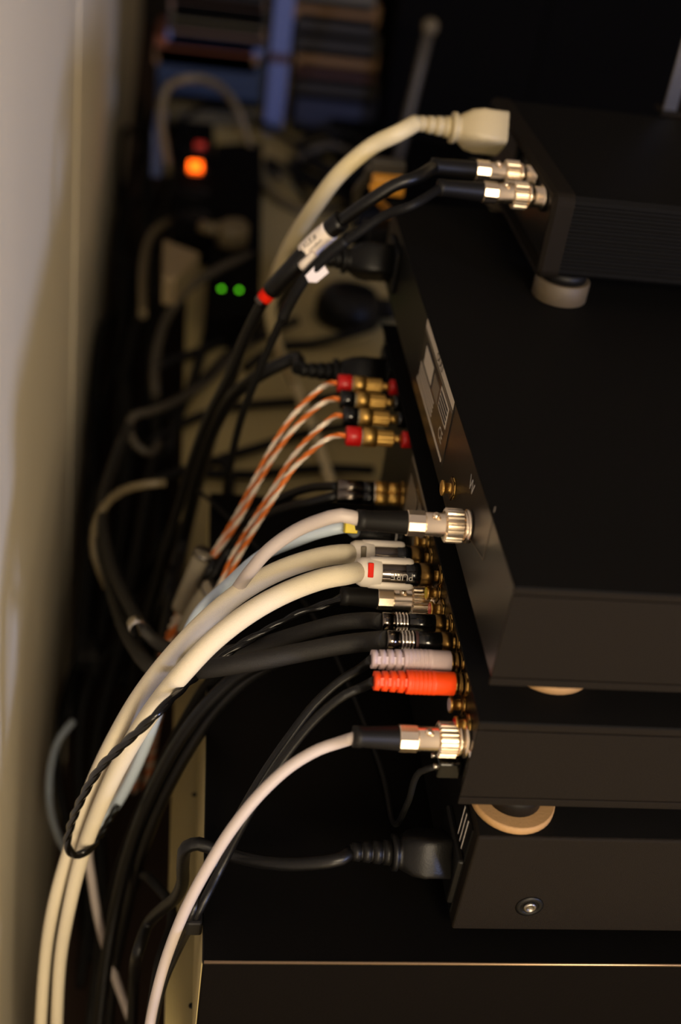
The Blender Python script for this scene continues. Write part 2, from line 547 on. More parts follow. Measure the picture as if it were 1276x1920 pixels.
# ------------------------------------------------------------------ box two: upper unit with silver sticker
B2x, B2y, B2z0, B2z1, B2y1 = 0.0986, 0.0192, 0.6050, 0.6526, 0.405
PX2 = 0.1000
b2 = thing('audio_component', 'tall black audio unit with printed sticker on its rear and bare flat top', 'audio component',
           (0.28, 0.21, B3z1), 'stacked black audio units')
MB().box((PX2 + 0.001, B2y + 0.0008, B2z0), (0.46, B2y1, B2z1 - 0.0012), 0.0004).build('casing', M_CASE, b2)
MB().box((B2x, B2y, B2z1 - 0.0012), (0.46, B2y1, B2z1), 0.0004).build('top_cover', M_CASETOP, b2)
MB().box((B2x, B2y, B2z0 + 0.0042), (0.46, B2y + 0.0009, B2z1 - 0.0042), 0.0003).build('side_plate', M_CASE, b2)
MB().box((B2x, B2y, B2z1 - 0.0036), (0.46, B2y + 0.0012, B2z1 - 0.0009), 0.0004).build('cover_lip', M_CASE, b2)
MB().box((B2x, B2y, B2z0), (0.46, B2y + 0.0012, B2z0 + 0.0036), 0.0004).build('base_lip', M_CASE, b2)
MB().box((PX2, B2y + 0.0014, B2z0 + 0.001), (PX2 + 0.001, B2y1 - 0.002, B2z1 - 0.0014)).build('rear_panel', M_REAR, b2)
feet(b2, ((0.1320, 0.0490), (0.1320, 0.33), (0.42, 0.0490), (0.42, 0.33)), B2z0, B3z1, 0.0180, 0.0122, 0.0040)

sx = PX2 - 0.0004
st = MB().box((sx, 0.157, 0.6155), (PX2, 0.243, 0.6510)).build('sticker', M_STICKBG, b2)
st['label'] = 'silver and brown data sticker with approval mark'


def field(y0, y1, z0, z1, m, k=1):
    MB().box((sx - 0.0002 * k, y0, z0), (sx - 0.0002 * (k - 1), y1, z1)).build('sticker_field', m, st)


field(0.157, 0.243, 0.6455, 0.6510, M_STICKER)
field(0.157, 0.243, 0.6434, 0.6446, M_STICKG)
field(0.207, 0.234, 0.6290, 0.6410, M_INK)
field(0.2085, 0.2325, 0.6300, 0.6400, M_STICKER, 2)
field(0.190, 0.205, 0.6300, 0.6390, M_STICKG)
field(0.164, 0.186, 0.6310, 0.6420, M_STICKER)
for k in range(4):
    field(0.1655, 0.1845, 0.6322 + k * 0.0024, 0.6335 + k * 0.0024, M_INK, 2)
for k in range(4):
    field(0.196, 0.240, 0.6190 + k * 0.0024, 0.6200 + k * 0.0024, M_STICKER)
field(0.160, 0.243, 0.6156, 0.6172, M_STICKER)
letters('approval_mark', 'CE', 0.0085, lambda x, y: Vector((sx - 0.0003, 0.170 - x, 0.6245 + y)), M_STICKER, st)
letters('sticker_logo', 'OUU', 0.0055, lambda x, y: Vector((sx - 0.0004, 0.198 - x * 1.4, 0.6482 + y)), M_INK, st)
pl = on(885, 912, 0, PX2)
letters('panel_print', 'W', 0.009, lambda x, y: Vector((PX2 - 0.0003, pl.y - x, pl.z + y)), M_PRINTW, b2)
for a, b_ in (((928, 950), (905, 1050)), ((905, 1050), (880, 1010))):      # thin printed outline round the coax socket
    A, B = on(*a, 0, PX2 - 0.0002), on(*b_, 0, PX2 - 0.0002)
    MB().tube([A, (A + B) / 2, B], 0.00015, 4).build('print_line', M_STICKG, b2)

# ------------------------------------------------------------------ top box: small ribbed unit with bezel
TBx, TBy, TBz0, TBz1, TBy1 = 0.1565, 0.2610, 0.6686, 0.7145, 0.437
tb = thing('audio_component', 'small black unit with ribbed side and raised rear bezel, topmost of the stack', 'audio component',
           (0.27, 0.35, B2z1), 'stacked black audio units')


def rrect(y0, y1, z0, z1, r, k=6):
    out = []
    for cy, cz, a0 in ((y1 - r, z1 - r, 0), (y0 + r, z1 - r, 90), (y0 + r, z0 + r, 180), (y1 - r, z0 + r, 270)):
        for i in range(k + 1):
            a = math.radians(a0 + 90 * i / k)
            out.append((cy + r * math.cos(a), cz + r * math.sin(a)))
    return out


def loops(mb, rings, smooth=False, cap0=True, cap1=True):
    n = len(rings[0])
    vs = [p for r in rings for p in r]
    fs = [[j * n + i, j * n + (i + 1) % n, (j + 1) * n + (i + 1) % n, (j + 1) * n + i] for j in range(len(rings) - 1) for i in range(n)]
    if cap0:
        fs.append(list(range(n))[::-1])
    if cap1:
        fs.append([(len(rings) - 1) * n + i for i in range(n)])
    mb.add(vs, fs, smooth)
    return mb


R_ = []
for x, inset in ((TBx + 0.011, 0.0), (TBx + 0.002, 0.0), (TBx, 0.0016), (TBx, 0.0042), (TBx + 0.005, 0.0044)):
    R_.append([(x, y, z) for y, z in rrect(TBy + inset, TBy1 - inset, TBz0 + inset, TBz1 - inset, 0.006 - inset * 0.8)])
loops(MB(), R_).build('rear_bezel', M_CASE, tb)
MB().box((TBx + 0.0045, TBy + 0.006, TBz0 + 0.006), (TBx + 0.0055, TBy1 - 0.006, TBz1 - 0.006)).build('rear_panel', M_REAR, tb)
# ribbed casing: profile with eight flutes on the near side
y0, y1, z0, z1 = TBy + 0.003, TBy1 - 0.003, TBz0 + 0.0015, TBz1 - 0.0015
prof = [(y1, z0), (y1, z1), (y0 + 0.002, z1), (y0, z1 - 0.002)]
zt, n = z1 - 0.004, 9
hh = (zt - (z0 + 0.003)) / n
for k in range(n):
    za = zt - k * hh
    prof += [(y0, za), (y0 + 0.0014, za - 0.0010), (y0 + 0.0014, za - 0.0022), (y0, za - 0.0032)]
prof += [(y0, z0 + 0.002), (y0 + 0.002, z0)]
MB().extrude_x(prof, TBx + 0.0085, 0.40).build('ribbed_casing', M_CASETOP, tb)
for (x, y) in ((0.1765, 0.2785), (0.1765, 0.415), (0.37, 0.2785), (0.37, 0.415)):
    f = MB().lathe((x, y, TBz0 + 0.001), (0, 0, -1), [(0, 0.0125), (0.0058, 0.0125)], 30).build('foot', M_RUB, tb)
    MB().lathe((x, y, B2z1), (0, 0, 1), [(0, 0.0142), (0.0006, 0.0148), (0.0110, 0.0148), (0.0116, 0.0142)], 40).build('foot_pad', M_FOOTG, f)

bar = thing('metal_bar', 'narrow silver metal bar standing upright on the ribbed topmost unit', 'bar', on(1252, 215, 2, TBz1 - 0.0015))
q = bar.location
MB().obox(q + Vector((0.0, 0.0, 0.06)), (0.0045, 0, 0), (0, 0.0012, 0), (0, 0, 0.06), 0.0004).build('upright', M_SILVER, bar)
MB().obox(q + Vector((0.010, 0.004, 0.0015)), (0.016, 0, 0), (0, 0.008, 0), (0, 0, 0.0015), 0.0005).build('base', M_CASE, bar)

# ------------------------------------------------------------------ plugs


def bnc_plug(root, p, d=NX, base=0.0035, L=0.048, boot_m=None, red=False, s=1.0):
    """nickel bayonet plug with black boot; p on the socket plane, returns the point where the cable leaves"""
    p, d = Vector(p), Vector(d).normalized()
    r = MB().lathe(p, d, [(base, 0.0060 * s), (base + 0.0008, 0.0074 * s), (base + 0.0076, 0.0074 * s), (base + 0.0082, 0.0062 * s)], teeth=22, depth=0.93)
    ring = r.build('locking_ring', M_NICKEL, root)
    MB().lathe(p, d, [(base - 0.0025, 0.0060 * s), (base, 0.0066 * s)], 28).build('ring_collar', M_NICKEL, ring)
    MB().lathe(p, d, [(base + 0.0080, 0.0052 * s), (base + 0.0082, 0.0050 * s), (base + 0.0165, 0.0050 * s), (base + 0.0166, 0.0048 * s)], 32).build('connector_body', M_NICKEL, root)
    up = Vector((0, -0.25, 0.97))
    MB().lathe(p + d * (base + 0.0125) + up * 0.0048 * s, up, [(0, 0.0016), (0.0012, 0.0016), (0.002, 0.0009)], 12).build('bayonet_stud', M_NICKEL, root)
    e = base + 0.0165
    MB().lathe(p, d, [(e, 0.0052 * s), (e + 0.0003, 0.0057 * s), (e + 0.0072, 0.0057 * s), (e + 0.0075, 0.0054 * s)], 10, flat=True).build('crimp_ferrule', M_NICKEL, root)
    if red:
        MB().lathe(p + Vector((0, 0.0002, 0.0004)), d, [(base + 0.0085, 0.00505 * s), (base + 0.016, 0.00505 * s)], 32).build('red_stripe', M_RED, root)
    e += 0.0075
    MB().lathe(p, d, [(e - 0.0004, 0.0048 * s), (e, 0.0050 * s), (L - 0.004, 0.0042 * s), (L - 0.0035, 0.0045 * s), (L, 0.0044 * s), (L, 0.003 * s)], 24).build('cable_boot', boot_m or M_RUB, root)
    return p + d * (L - 0.002)


def cable(root, pts, r, m, n=12, name='cable', step=0.004):
    return MB().tube(spline(pts, step), r, n).build(name, m, root)


def twisted(root, pts, r, off, mats, pitch=0.012, name='strand', n=7):
    path = spline(pts, 0.0018)
    k = len(mats)
    for i, mm in enumerate(mats):
        MB().tube(path, r, n, 2 * math.pi / pitch, off, 2 * math.pi * i / k).build(name, mm, root)
    return path


def iec_plug(root, p, d, m, L=0.048, wide=(0, 1, 0), s=1.0):
    """moulded appliance plug: p on the inlet plane, d pointing out along the cord"""
    p, d = Vector(p), Vector(d).normalized()
    a = Vector(wide)
    a = (a - d * a.dot(d)).normalized()
    b = d.cross(a).normalized()
    hw, hh = 0.0125 * s, 0.0095 * s
    rings = []
    for t, kx, ky, rr in ((0, 1.0, 1.0, .28), (0.010, 1.0, 1.0, .28), (0.013, 1.02, 1.03, .3), (0.019, 0.93, 0.98, .45), (0.0235, 0.66, 0.82, .8), (0.0255, 0.55, 0.70, .95),
                          (0.0262, 0.70, 0.88, .9), (0.0285, 0.70, 0.88, .9), (0.029, 0.52, 0.66, .95)):
        ring = []
        for i in range(32):
            th = 2 * math.pi * i / 32
            c, sn = math.cos(th), math.sin(th)
            e = rr
            x = math.copysign(abs(c) ** e, c) * hw * kx
            y = math.copysign(abs(sn) ** e, sn) * hh * ky
            ring.append(p + d * t * s * L / 0.048 + a * x + b * y)
        rings.append(ring)
    body = loops(MB(), rings, True).build('plug_body', m, root)
    t0 = 0.029 * s * L / 0.048
    prof = []
    seg = (L - t0) / 4
    for k in range(4):
        ra, rb = (0.0060 - 0.0005 * k) * s, (0.0057 - 0.0005 * k) * s
        prof += [(t0 + k * seg + 0.0002, ra), (t0 + (k + 0.72) * seg, rb), (t0 + (k + 0.74) * seg, rb - 0.0008 * s), (t0 + (k + 1) * seg, rb - 0.0008 * s)]
    MB().lathe(p, d, prof, 20).build('strain_relief', m, root)
    return p + d * L


def rca_dir(p):
    return NX


# ------------------------------------------------------------------ ivory power cord into the topmost unit
pt = Vector((TBx + 0.0045, 0.372, 0.7015))
MB().box((TBx + 0.001, pt.y - 0.016, pt.z - 0.0125), (TBx + 0.005, pt.y + 0.016, pt.z + 0.0115), 0.001).build('power_inlet', M_PLASK, tb)
iv = thing('mains_cable', 'ivory power cord arching down from the small topmost unit to the floor', 'power cord', pt)
e = iec_plug(iv, at(941, 251, 0.672), Vector((-1, 0.0, 0.02)), M_PVC, 0.050, (0, 0.8, -0.6), 1.0)
cable(iv, [e, at(745, 250, .655), (700, 272, .66), (640, 322, .665), (592, 384, .69), (548, 452, .74), (518, 520, .82), (506, 585, .93), (522, 655, 1.02),
           (552, 722, 1.10), (580, 790, 1.20), (605, 860, 1.24), (622, 915, 1.22), (626, 940, 1.2)], 0.0048, M_PVCL)

# ------------------------------------------------------------------ two black coax leads into the topmost unit
for nm, px, lab in (('a', (1003, 331), 'black coax lead with white paper label and red band, plugged into the topmost unit'),
                    ('b', (1020, 371), 'black coax lead with plain white flag tag, plugged into the topmost unit')):
    P = on(*px, 0, TBx + 0.0045)
    bnc_jack(tb, TBx + 0.0045, P.y, P.z, 0.0115)
    c = thing('coax_lead', lab, 'cable', P, 'black coax leads of the topmost unit')
    e = bnc_plug(c, P, NX, 0.0095, 0.0580)
    if nm == 'a':
        pts = [e, at(775, 335, .615), (740, 347, .615), (690, 378, .62), (642, 412, .63), (592, 453, .64), (545, 505, .65), (505, 548, .665),
               (465, 620, .69), (430, 705, .72), (394, 775, .76), (362, 860, .80), (336, 950, .84), (304, 1050, .86), (278, 1150, .88), (252, 1260, .90), (235, 1360, .93), (225, 1460, .97)]
        cable(c, pts, 0.0034, M_CABLE)
        path = spline([at(640, 413, .63), (592, 453, .64), (545, 505, .65), (508, 545, .664)], 0.003)
        MB().tube(path, 0.0052, 16).build('sleeve', M_CABLE, c)
        lp = spline([at(618, 432, .634), (595, 451, .6395), (572, 474, .6445)], 0.002)
        lb = MB().tube(lp, 0.0056, 20).build('paper_label', M_PAPER, c)
        lb['label'] = 'white wrapped label with two printed lines'
        mid, ax = lp[len(lp) // 2], (lp[0] - lp[-1]).normalized()
        view = (CAM - mid).normalized()
        view = (view - ax * view.dot(ax)).normalized()
        sd = view.cross(ax).normalized()

        def on_label(x, y, mid=mid, ax=ax, view=view, sd=sd):
            th = y / 0.0057
            return mid + ax * x + (view * math.cos(th) + sd * math.sin(th)) * 0.0058
        letters('label_text', 'AXLE.#', 0.0042, lambda x, y: on_label(x - 0.001, y + 0.0026), M_INK, lb)
        letters('label_text', 'Spectradnm', 0.0028, lambda x, y: on_label(x, y - 0.0010), M_INK, lb)
        rp = spline([at(507, 545, .6645), (494, 560, .668)], 0.001)
        MB().tube(rp, 0.0044, 16).build('red_ring', M_REDRING, c)
        rp = spline([at(511, 541, .6635), (488, 567, .670)], 0.001)
        MB().tube(rp, 0.0041, 16).build('clear_ring', M_DCHROME, c)
    else:
        pts = [e, at(770, 386, .60), (720, 404, .61), (670, 438, .618), (618, 474, .628), (572, 522, .64), (540, 575, .655), (505, 650, .68), (480, 710, .70), (455, 775, .73),
               (438, 840, .77), (426, 905, .82), (418, 960, .86)]
        cable(c, pts, lambda t: 0.0024, M_CABLEM)
        MB().tube(spline([at(650, 450, .622), (618, 474, .628), (572, 522, .64), (540, 575, .655), (528, 600, .66)], 0.003), 0.0031, 14).build('sleeve', M_CABLEM, c)
        A, B, Cc, D, E2 = at(572, 517, .632), at(601, 487, .631), at(616, 511, .637), at(593, 530, .638), at(578, 529, .636)
        nrm = (CAM - A).normalized() * 0.0003
        ring = [A, B, Cc, D, E2]
        loops(MB(), [[x + nrm for x in ring], [x - nrm for x in ring]]).build('flag_tag', M_PAPER, c)
        lp = spline([at(592, 477, .638), (579, 489, .640), (566, 500, .643)], 0.002)
        MB().tube(lp, 0.0030, 14).build('paper_label', M_PAPER, c)

# ------------------------------------------------------------------ white coax lead and pale blue lead
P = on(880, 987, 0, PX2)
P = Vector((PX2, P.y, P.z))
bnc_jack(b2, PX2, P.y, P.z, 0.006)
wc = thing('coax_lead', 'white coax lead with bayonet plug on the unit bearing the silver sticker', 'cable', P)
e = bnc_plug(wc, P, NX, 0.0030, 0.0480)
cable(wc, [e, at(640, 966, .487), (600, 976, .492), (555, 995, .50), (505, 1030, .51), (468, 1072, .525), (440, 1110, .545), (408, 1150, .57), (370, 1200, .59), (330, 1255, .62), (270, 1380, .66), (208, 1500, .69), (166, 1585, .71), (172, 1650, .715), (188, 1740, .72), (215, 1830, .72), (250, 1925, .72), (275, 2000, .72)], lambda t: 0.0030 - 0.0005 * t, M_WHITECAB)
J = on(850, 916, 0, PX2)
rca_jack(b2, PX2, J.y, J.z)

P = P3(772, 1003)
bl = thing('audio_lead', 'pale blue audio lead with yellow tag behind the white coax lead', 'cable', P)
MB().lathe(P, NX, [(0.004, .0036), (0.0075, .0040), (0.0077, .0034), (0.0081, .0041), (0.030, .0038), (0.0305, .0032)], 22).build('plug_barrel', M_PLASK, bl)
MB().lathe(P, NX, [(0.0085, .0042), (0.0092, .0042)], 22).build('plug_ring', M_PRINTW, bl)
MB().lathe(P, NX, [(0.012, .0041), (0.020, .0041)], teeth=12, depth=.95).build('grip', M_RUB, bl)
e = P + NX * 0.030
cable(bl, [e, at(640, 989, .565), (600, 998, .567), (555, 1014, .57), (490, 1042, .572), (432, 1092, .578), (372, 1150, .588), (340, 1215, .595), (314, 1276, .60), (275, 1392, .622), (229, 1490, .645), (192, 1542, .66), (163, 1574, .675),
           (138, 1602, .75), (112, 1575, .80), (93, 1505, .84), (95, 1440, .855), (110, 1388, .87), (138, 1352, .88)], lambda t: 0.0030 if t < 0.6 else 0.0030 - 0.0006 * min(1, (t - 0.6) / 0.15), M_BLUECAB)
tg = at(657, 988, .5605)
yt = MB().obox(tg, (0.003, 0, 0), (0, 0.0027, -0.0018), (0, 0.0014, 0.0026), 0.0004).build('yellow_tag', M_YEL, bl)

# ------------------------------------------------------------------ cream braided leads with white-shelled plugs


def shelled(root, P, red, txt):
    u = Vector((0, 0.6, 0.8))          # image-up side of the plug
    f = Vector((0, -0.8, 0.6))         # side that faces out
    MB().lathe(P, NX, [(0.0008, .0052), (0.0012, .0056), (0.0066, .0056), (0.0068, .0046)], 28).build('gold_collar', M_GOLDK, root)
    br = MB().lathe(P, NX, [(0.0066, .0050), (0.0075, .0054), (0.0085, .0056), (0.028, .0052), (0.029, .005)], 32).build('plug_barrel', M_DCHROME, root)
    blk = MB().lathe(P, NX, [(0.0066, .0051), (0.0076, .0056), (0.0135, .0057), (0.0138, .0052)], 32).build('barrel_band', M_GLOSSK, root)
    sh = MB()
    rings = []
    for t, r in ((0.0245, .0053), (0.0250, .0061), (0.0300, .0064), (0.0335, .0062), (0.0355, .0052), (0.0358, .0040)):
        ring = []
        for i in range(32):
            th = 2 * math.pi * i / 32
            ring.append(P + NX * t + u * (r * 1.08 * math.cos(th)) + f * (r * math.sin(th)))
        rings.append(ring)
    loops(sh, rings, True)
    shell = sh.build('plug_shell', M_SHELLW, root)
    for s_ in (1, -1):
        rings = []
        for t, k in ((0.0095, .25), (0.0100, .75), (0.0115, 1.0), (0.026, 1.0), (0.030, 0.9)):
            ring = []
            for i in range(14):
                th = 2 * math.pi * i / 14
                ring.append(P + NX * t + u * s_ * (0.0052 + 0.0022 * k * math.cos(th)) + f * (0.0038 * k * math.sin(th)))
            rings.append(ring)
        loops(MB(), rings, True).build('shell_arm', M_SHELLW, root)
    c = P + NX * 0.0302
    if red:
        MB().obox(c + f * 0.0062 + u * 0.001, NX * 0.0013, u * 0.0033, f * 0.0006, 0.0004).build('red_mark', M_REDRING, shell)
    else:
        MB().obox(c + f * 0.0062 + u * 0.001, NX * 0.0013, u * 0.0030, f * 0.0005, 0.0004).build('grey_mark', M_PVCG, shell)
    if txt:
        def wrap(x, y):
            th = (y + 0.0012) / 0.0056
            r = 0.00585
            return P + NX * (0.0156 + x) + (f * math.cos(th) - u * math.sin(th)) * r
        letters('plug_print', txt, 0.0045, wrap, M_PRINTW, br)
    return P + NX * 0.0345


P = P3(808, 1044); P.z -= 0.001
rca_jack(b3, PX3, P.y, P.z)
cw = thing('braided_lead', 'cream braided lead whose white plug has a grey mark', 'cable', P, 'cream braided leads')
e = shelled(cw, P + NX * 0.0035, False, None)
cable(cw, [e, at(640, 1039, .555), (600, 1045, .55), (530, 1067, .545), (460, 1104, .54), (392, 1158, .535), (327, 1225, .535), (267, 1300, .545), (216, 1385, .56), (171, 1480, .585), (132, 1590, .615),
           (103, 1690, .635), (86, 1790, .655), (76, 1930, .67), (75, 2050, .70), (76, 2250, .76)], lambda t: 0.0047 - 0.0013 * min(1, max(0, (t - 0.1) / 0.5)), M_BRAIDW, 16)
P = P3(826, 1080)
rca_jack(b3, PX3, P.y, P.z)
cw = thing('braided_lead', 'cream braided lead whose white plug has a bright red mark', 'cable', P, 'cream braided leads')
e = shelled(cw, P + NX * 0.0035, True, 'PURE')
cable(cw, [e, at(645, 1078, .527), (610, 1084, .525), (540, 1109, .52), (470, 1147, .515), (402, 1199, .512), (342, 1262, .515), (287, 1330, .53), (237, 1410, .55), (193, 1500, .575), (155, 1600, .605),
           (130, 1700, .627), (113, 1800, .647), (106, 1930, .665), (105, 2050, .695), (106, 2250, .76)], lambda t: 0.0047 - 0.0013 * min(1, max(0, (t - 0.1) / 0.5)), M_BRAIDW, 16)

# ------------------------------------------------------------------ black coax lead with twisted tail
P = P3(812, 1126)
bnc_jack(b3, PX3, P.y, P.z, 0.006)
tw = thing('coax_lead', 'black coax lead whose shiny twisted tail loops over the cream braided leads', 'cable', P)
e = bnc_plug(tw, P, NX, 0.0030, 0.0440)
twisted(tw, [e, at(600, 1137, .557), (565, 1149, .555), (510, 1177, .55), (452, 1208, .547), (398, 1246, .545), (350, 1282, .52), (290, 1342, .502), (232, 1395, .515), (186, 1442, .532), (150, 1503, .553),
             (130, 1558, .575), (127, 1588, .585), (140, 1604, .59), (163, 1596, .593), (183, 1574, .605), (206, 1535, .63), (232, 1490, .665)],
        0.0016, 0.0006, [M_TWIST, M_TWIST], 0.026)

# ------------------------------------------------------------------ black braided phono pair with silver rings


def ringed(root, P, wine):
    MB().lathe(P, NX, [(0.0030, .0042), (0.0032, .0046), (0.0075, .0046), (0.0077, .0040)], 24).build('gold_collar', M_GOLDK, root)
    MB().lathe(P, NX, [(0.0070, .0040), (0.0072, .0044), (0.0190, .0044), (0.0192, .0041)], 26).build('plug_barrel', M_GLOSSK, root)
    if wine:
        MB().lathe(P, NX, [(0.0178, .00455), (0.0190, .00455)], 24).build('red_band', M_WINE, root)
    MB().lathe(P, NX, [(0.019, .0040), (0.0258, .0040)], 24).build('ring_core', M_DCHROME, root)
    for k in range(4):
        t = 0.0195 + k * 0.0015
        MB().lathe(P, NX, [(t, .0041), (t + .0003, .0046), (t + .0007, .0046), (t + .001, .0041)], 24).build('silver_ring', M_CHROME, root)
    MB().lathe(P, NX, [(0.0256, .0043), (0.0305, .0042), (0.031, .0039)], 24).build('ferrule', M_DCHROME, root)
    return P + NX * 0.0305


P = P3(845, 1172)
rca_jack(b3, PX3, P.y, P.z)
rb = thing('phono_lead', 'black phono lead with silver-ringed plug, directly under the nickel plug of the twisted lead', 'cable', P, 'black phono leads with silver rings')
e = ringed(rb, P, False)
cable(rb, [e, at(690, 1163, .527), (640, 1167, .53), (580, 1182, .535), (520, 1200, .545), (460, 1218, .555), (400, 1228, .57), (340, 1226, .60), (285, 1196, .65), (240, 1130, .71), (206, 1050, .77), (192, 970, .82), (205, 890, .88), (240, 800, .95)], 0.0037, M_BRAIDK)
P = P3(858, 1206)
rca_jack(b3, PX3, P.y, P.z)
rb = thing('phono_lead', 'thick black phono lead with silver-ringed plug just above the white moulded plug', 'cable', P, 'black phono leads with silver rings')
e = ringed(rb, P, True)
cable(rb, [e, at(690, 1203, .512), (640, 1209, .512), (570, 1222, .515), (500, 1236, .516), (430, 1248, .52), (370, 1256, .53), (318, 1262, .565), (270, 1238, .65), (230, 1170, .72), (205, 1085, .78), (190, 1010, .82), (196, 930, .87), (226, 830, .94)], 0.0043, M_BRAIDK)
fer = MB().lathe(at(253, 1168, .665), at(263, 1190, .655) - at(253, 1168, .665), [(0, .0048), (0.0075, .0048)], 18)
fer.build('ferrule', M_CHROME, rb)

# ------------------------------------------------------------------ white and orange moulded phono leads


def moulded(root, P, m):
    MB().lathe(P, NX, [(0.0020, .0042), (0.0022, .0047), (0.0030, .0047), (0.0032, .0041), (0.0042, .0041), (0.0044, .0046), (0.0056, .0046), (0.0058, .004)], 22).build('gold_collar', M_GOLDK, root)
    prof = [(0.0050, .0042), (0.0055, .0049), (0.0130, .0049), (0.0132, .0050)]
    for k in range(6):
        t = 0.0136 + k * 0.0018
        prof += [(t, .00505), (t + .0009, .00505), (t + .0010, .0049), (t + .0017, .0049)]
    prof += [(0.0250, .0050), (0.0254, .0046)]
    MB().lathe(P, NX, prof, 28).build('plug_body', m, root)
    prof = []
    for k in range(4):
        t = 0.0254 + k * 0.0033
        r = .0046 - k * 0.0002
        prof += [(t, r - .0011), (t + .0010, r - .0011), (t + .0011, r), (t + .0033, r - 0.0001)]
    MB().lathe(P, NX, prof, 24).build('strain_relief', m, root)
    for k in range(4):
        t = 0.0254 + k * 0.0033 + 0.0005
        for s_ in (1, -1):
            MB().obox(P + NX * t + Vector((0, -0.6 * s_, 0.45 * s_)) * 0.0050 * 0.9, NX * 0.0007, Vector((0, 0.6, 0.8)) * 0.0016, Vector((0, -0.8, 0.6)) * 0.0006).build('relief_bridge', m, root)
    return P + NX * 0.0380


P = P3(866, 1243)
rca_jack(b3, PX3, P.y, P.z)
wl = thing('phono_lead', 'thin black phono lead with white moulded plug', 'cable', P, 'white and orange phono leads')
e = moulded(wl, P, M_PINKW)
cable(wl, [e, at(670, 1257, .508), (640, 1275, .51), (592, 1318, .512), (545, 1378, .515), (495, 1450, .52), (448, 1530, .525), (402, 1622, .535), (362, 1705, .545), (325, 1780, .555), (296, 1850, .57), (278, 1935, .59)], 0.0021, M_CABLE)
P = P3(874, 1283)
rca_jack(b3, PX3, P.y, P.z)
ol = thing('phono_lead', 'thin black phono lead with bright orange moulded plug', 'cable', P, 'white and orange phono leads')
e = moulded(ol, P, M_ORANGE)
cable(ol, [e, at(676, 1290, .497), (648, 1302, .497), (600, 1340, .50), (552, 1395, .505), (505, 1462, .51), (458, 1540, .515), (415, 1625, .522), (374, 1705, .535), (336, 1775, .548), (306, 1845, .56), (285, 1935, .58)], 0.0021, M_CABLE)

# ------------------------------------------------------------------ lone white coax lead on the near corner
P = P3(876, 1388)
bnc_jack(b3, PX3, P.y, P.z, 0.006)
lc = thing('coax_lead', 'white coax lead curving down from the plug on the near corner of the crowded panel', 'cable', P)
e = bnc_plug(lc, P, NX, 0.0045, 0.0470, red=False)
cable(lc, [e, at(630, 1394, .482), (598, 1405, .483), (545, 1436, .485), (488, 1488, .488), (436, 1552, .492), (390, 1625, .50), (350, 1700, .51), (318, 1778, .525), (296, 1850, .54), (279, 1935, .56), (270, 2030, .58)], 0.0025, M_WHITECAB)

# free phono sockets
for u, v, cm in ((801, 1019, None), (822, 1112, M_YEL), (829, 1143, M_RED), (868, 1322, M_PINKW), (878, 1360, M_RED)):
    J = P3(u, v)
    rca_jack(b3, PX3, J.y, J.z, cm, 0.0090)
# small black trigger plug low on the panel behind the coax plug
P = Vector((PX3, on(826, 1430, 2, B3z0 + 0.007).y, B3z0 + 0.007))
tp = thing('trigger_plug', 'small black multi-pin plug with steel screws under the lone white coax lead', 'plug', P)
MB().box((P.x - 0.0105, P.y - 0.0045, P.z - 0.0050), (P.x - 0.0005, P.y + 0.0045, P.z + 0.0040), 0.001).build('plug_body', M_GLOSSK, tp)
for s_ in (-1, 1):
    MB().cyl((P.x - 0.0125, P.y + s_ * 0.0030, P.z + 0.001), (1, 0, 0), 0.0024, 0.0012, 12, 0.0003).build('thumb_screw', M_STEEL, tp)
zc = HC + 0.003 - P.z
cable(tp, [P + Vector((-0.0095, 0, -0.002)), P + Vector((-0.0150, 0.004, -0.010)), P + Vector((-0.0140, 0.014, -0.040)), P + Vector((-0.012, 0.035, zc + 0.01)), P + Vector((-0.012, 0.08, zc)), P + Vector((-0.04, 0.2, zc)),
           Vector((0.004, 0.335, HC + 0.003)), Vector((-0.008, 0.362, HC - 0.004))], 0.0014, M_CABLEM)

# ------------------------------------------------------------------ speaker binding posts and cables
posts = []
for i, (u, v) in enumerate(((743, 719), (750, 751), (757, 786), (766, 824))):
    P = P3(u + 4, v)
    P.z = min(P.z, B3z1 - 0.0062)
    col = M_RED if i in (0, 3) else M_GLOSSK
    bp_ = MB().lathe(P, NX, [(0, .0046), (0.0045, .0046), (0.0050, .0042)], 20).build('binding_post', col, b3)
    MB().lathe(P, NX, [(0.004, .0022), (0.0105, .0022)], 16).build('post_shaft', M_GOLD, bp_)
    MB().lathe(P, NX, [(0.0095, .0034), (0.0100, .0044), (0.0185, .0044), (0.019, .0040)], teeth=14, depth=.95).build('post_knob', M_GOLD, bp_)
    posts.append(P)


def speaker_plug(root, P, m):
    MB().lathe(P, NX, [(0.0188, .0040), (0.0190, .0052), (0.0258, .0052), (0.0262, .0042)], 14).build('plug_nut', M_GOLD, root)
    MB().lathe(P, NX, [(0.0258, .0042), (0.0275, .0042)], 18).build('plug_neck', M_CLEAR, root)
    MB().lathe(P, NX, [(0.0272, .0050), (0.0276, .0054), (0.0345, .0054), (0.0352, .0048), (0.0352, .002)], 22).build('plug_collar', m, root)
    return P + NX * 0.0345


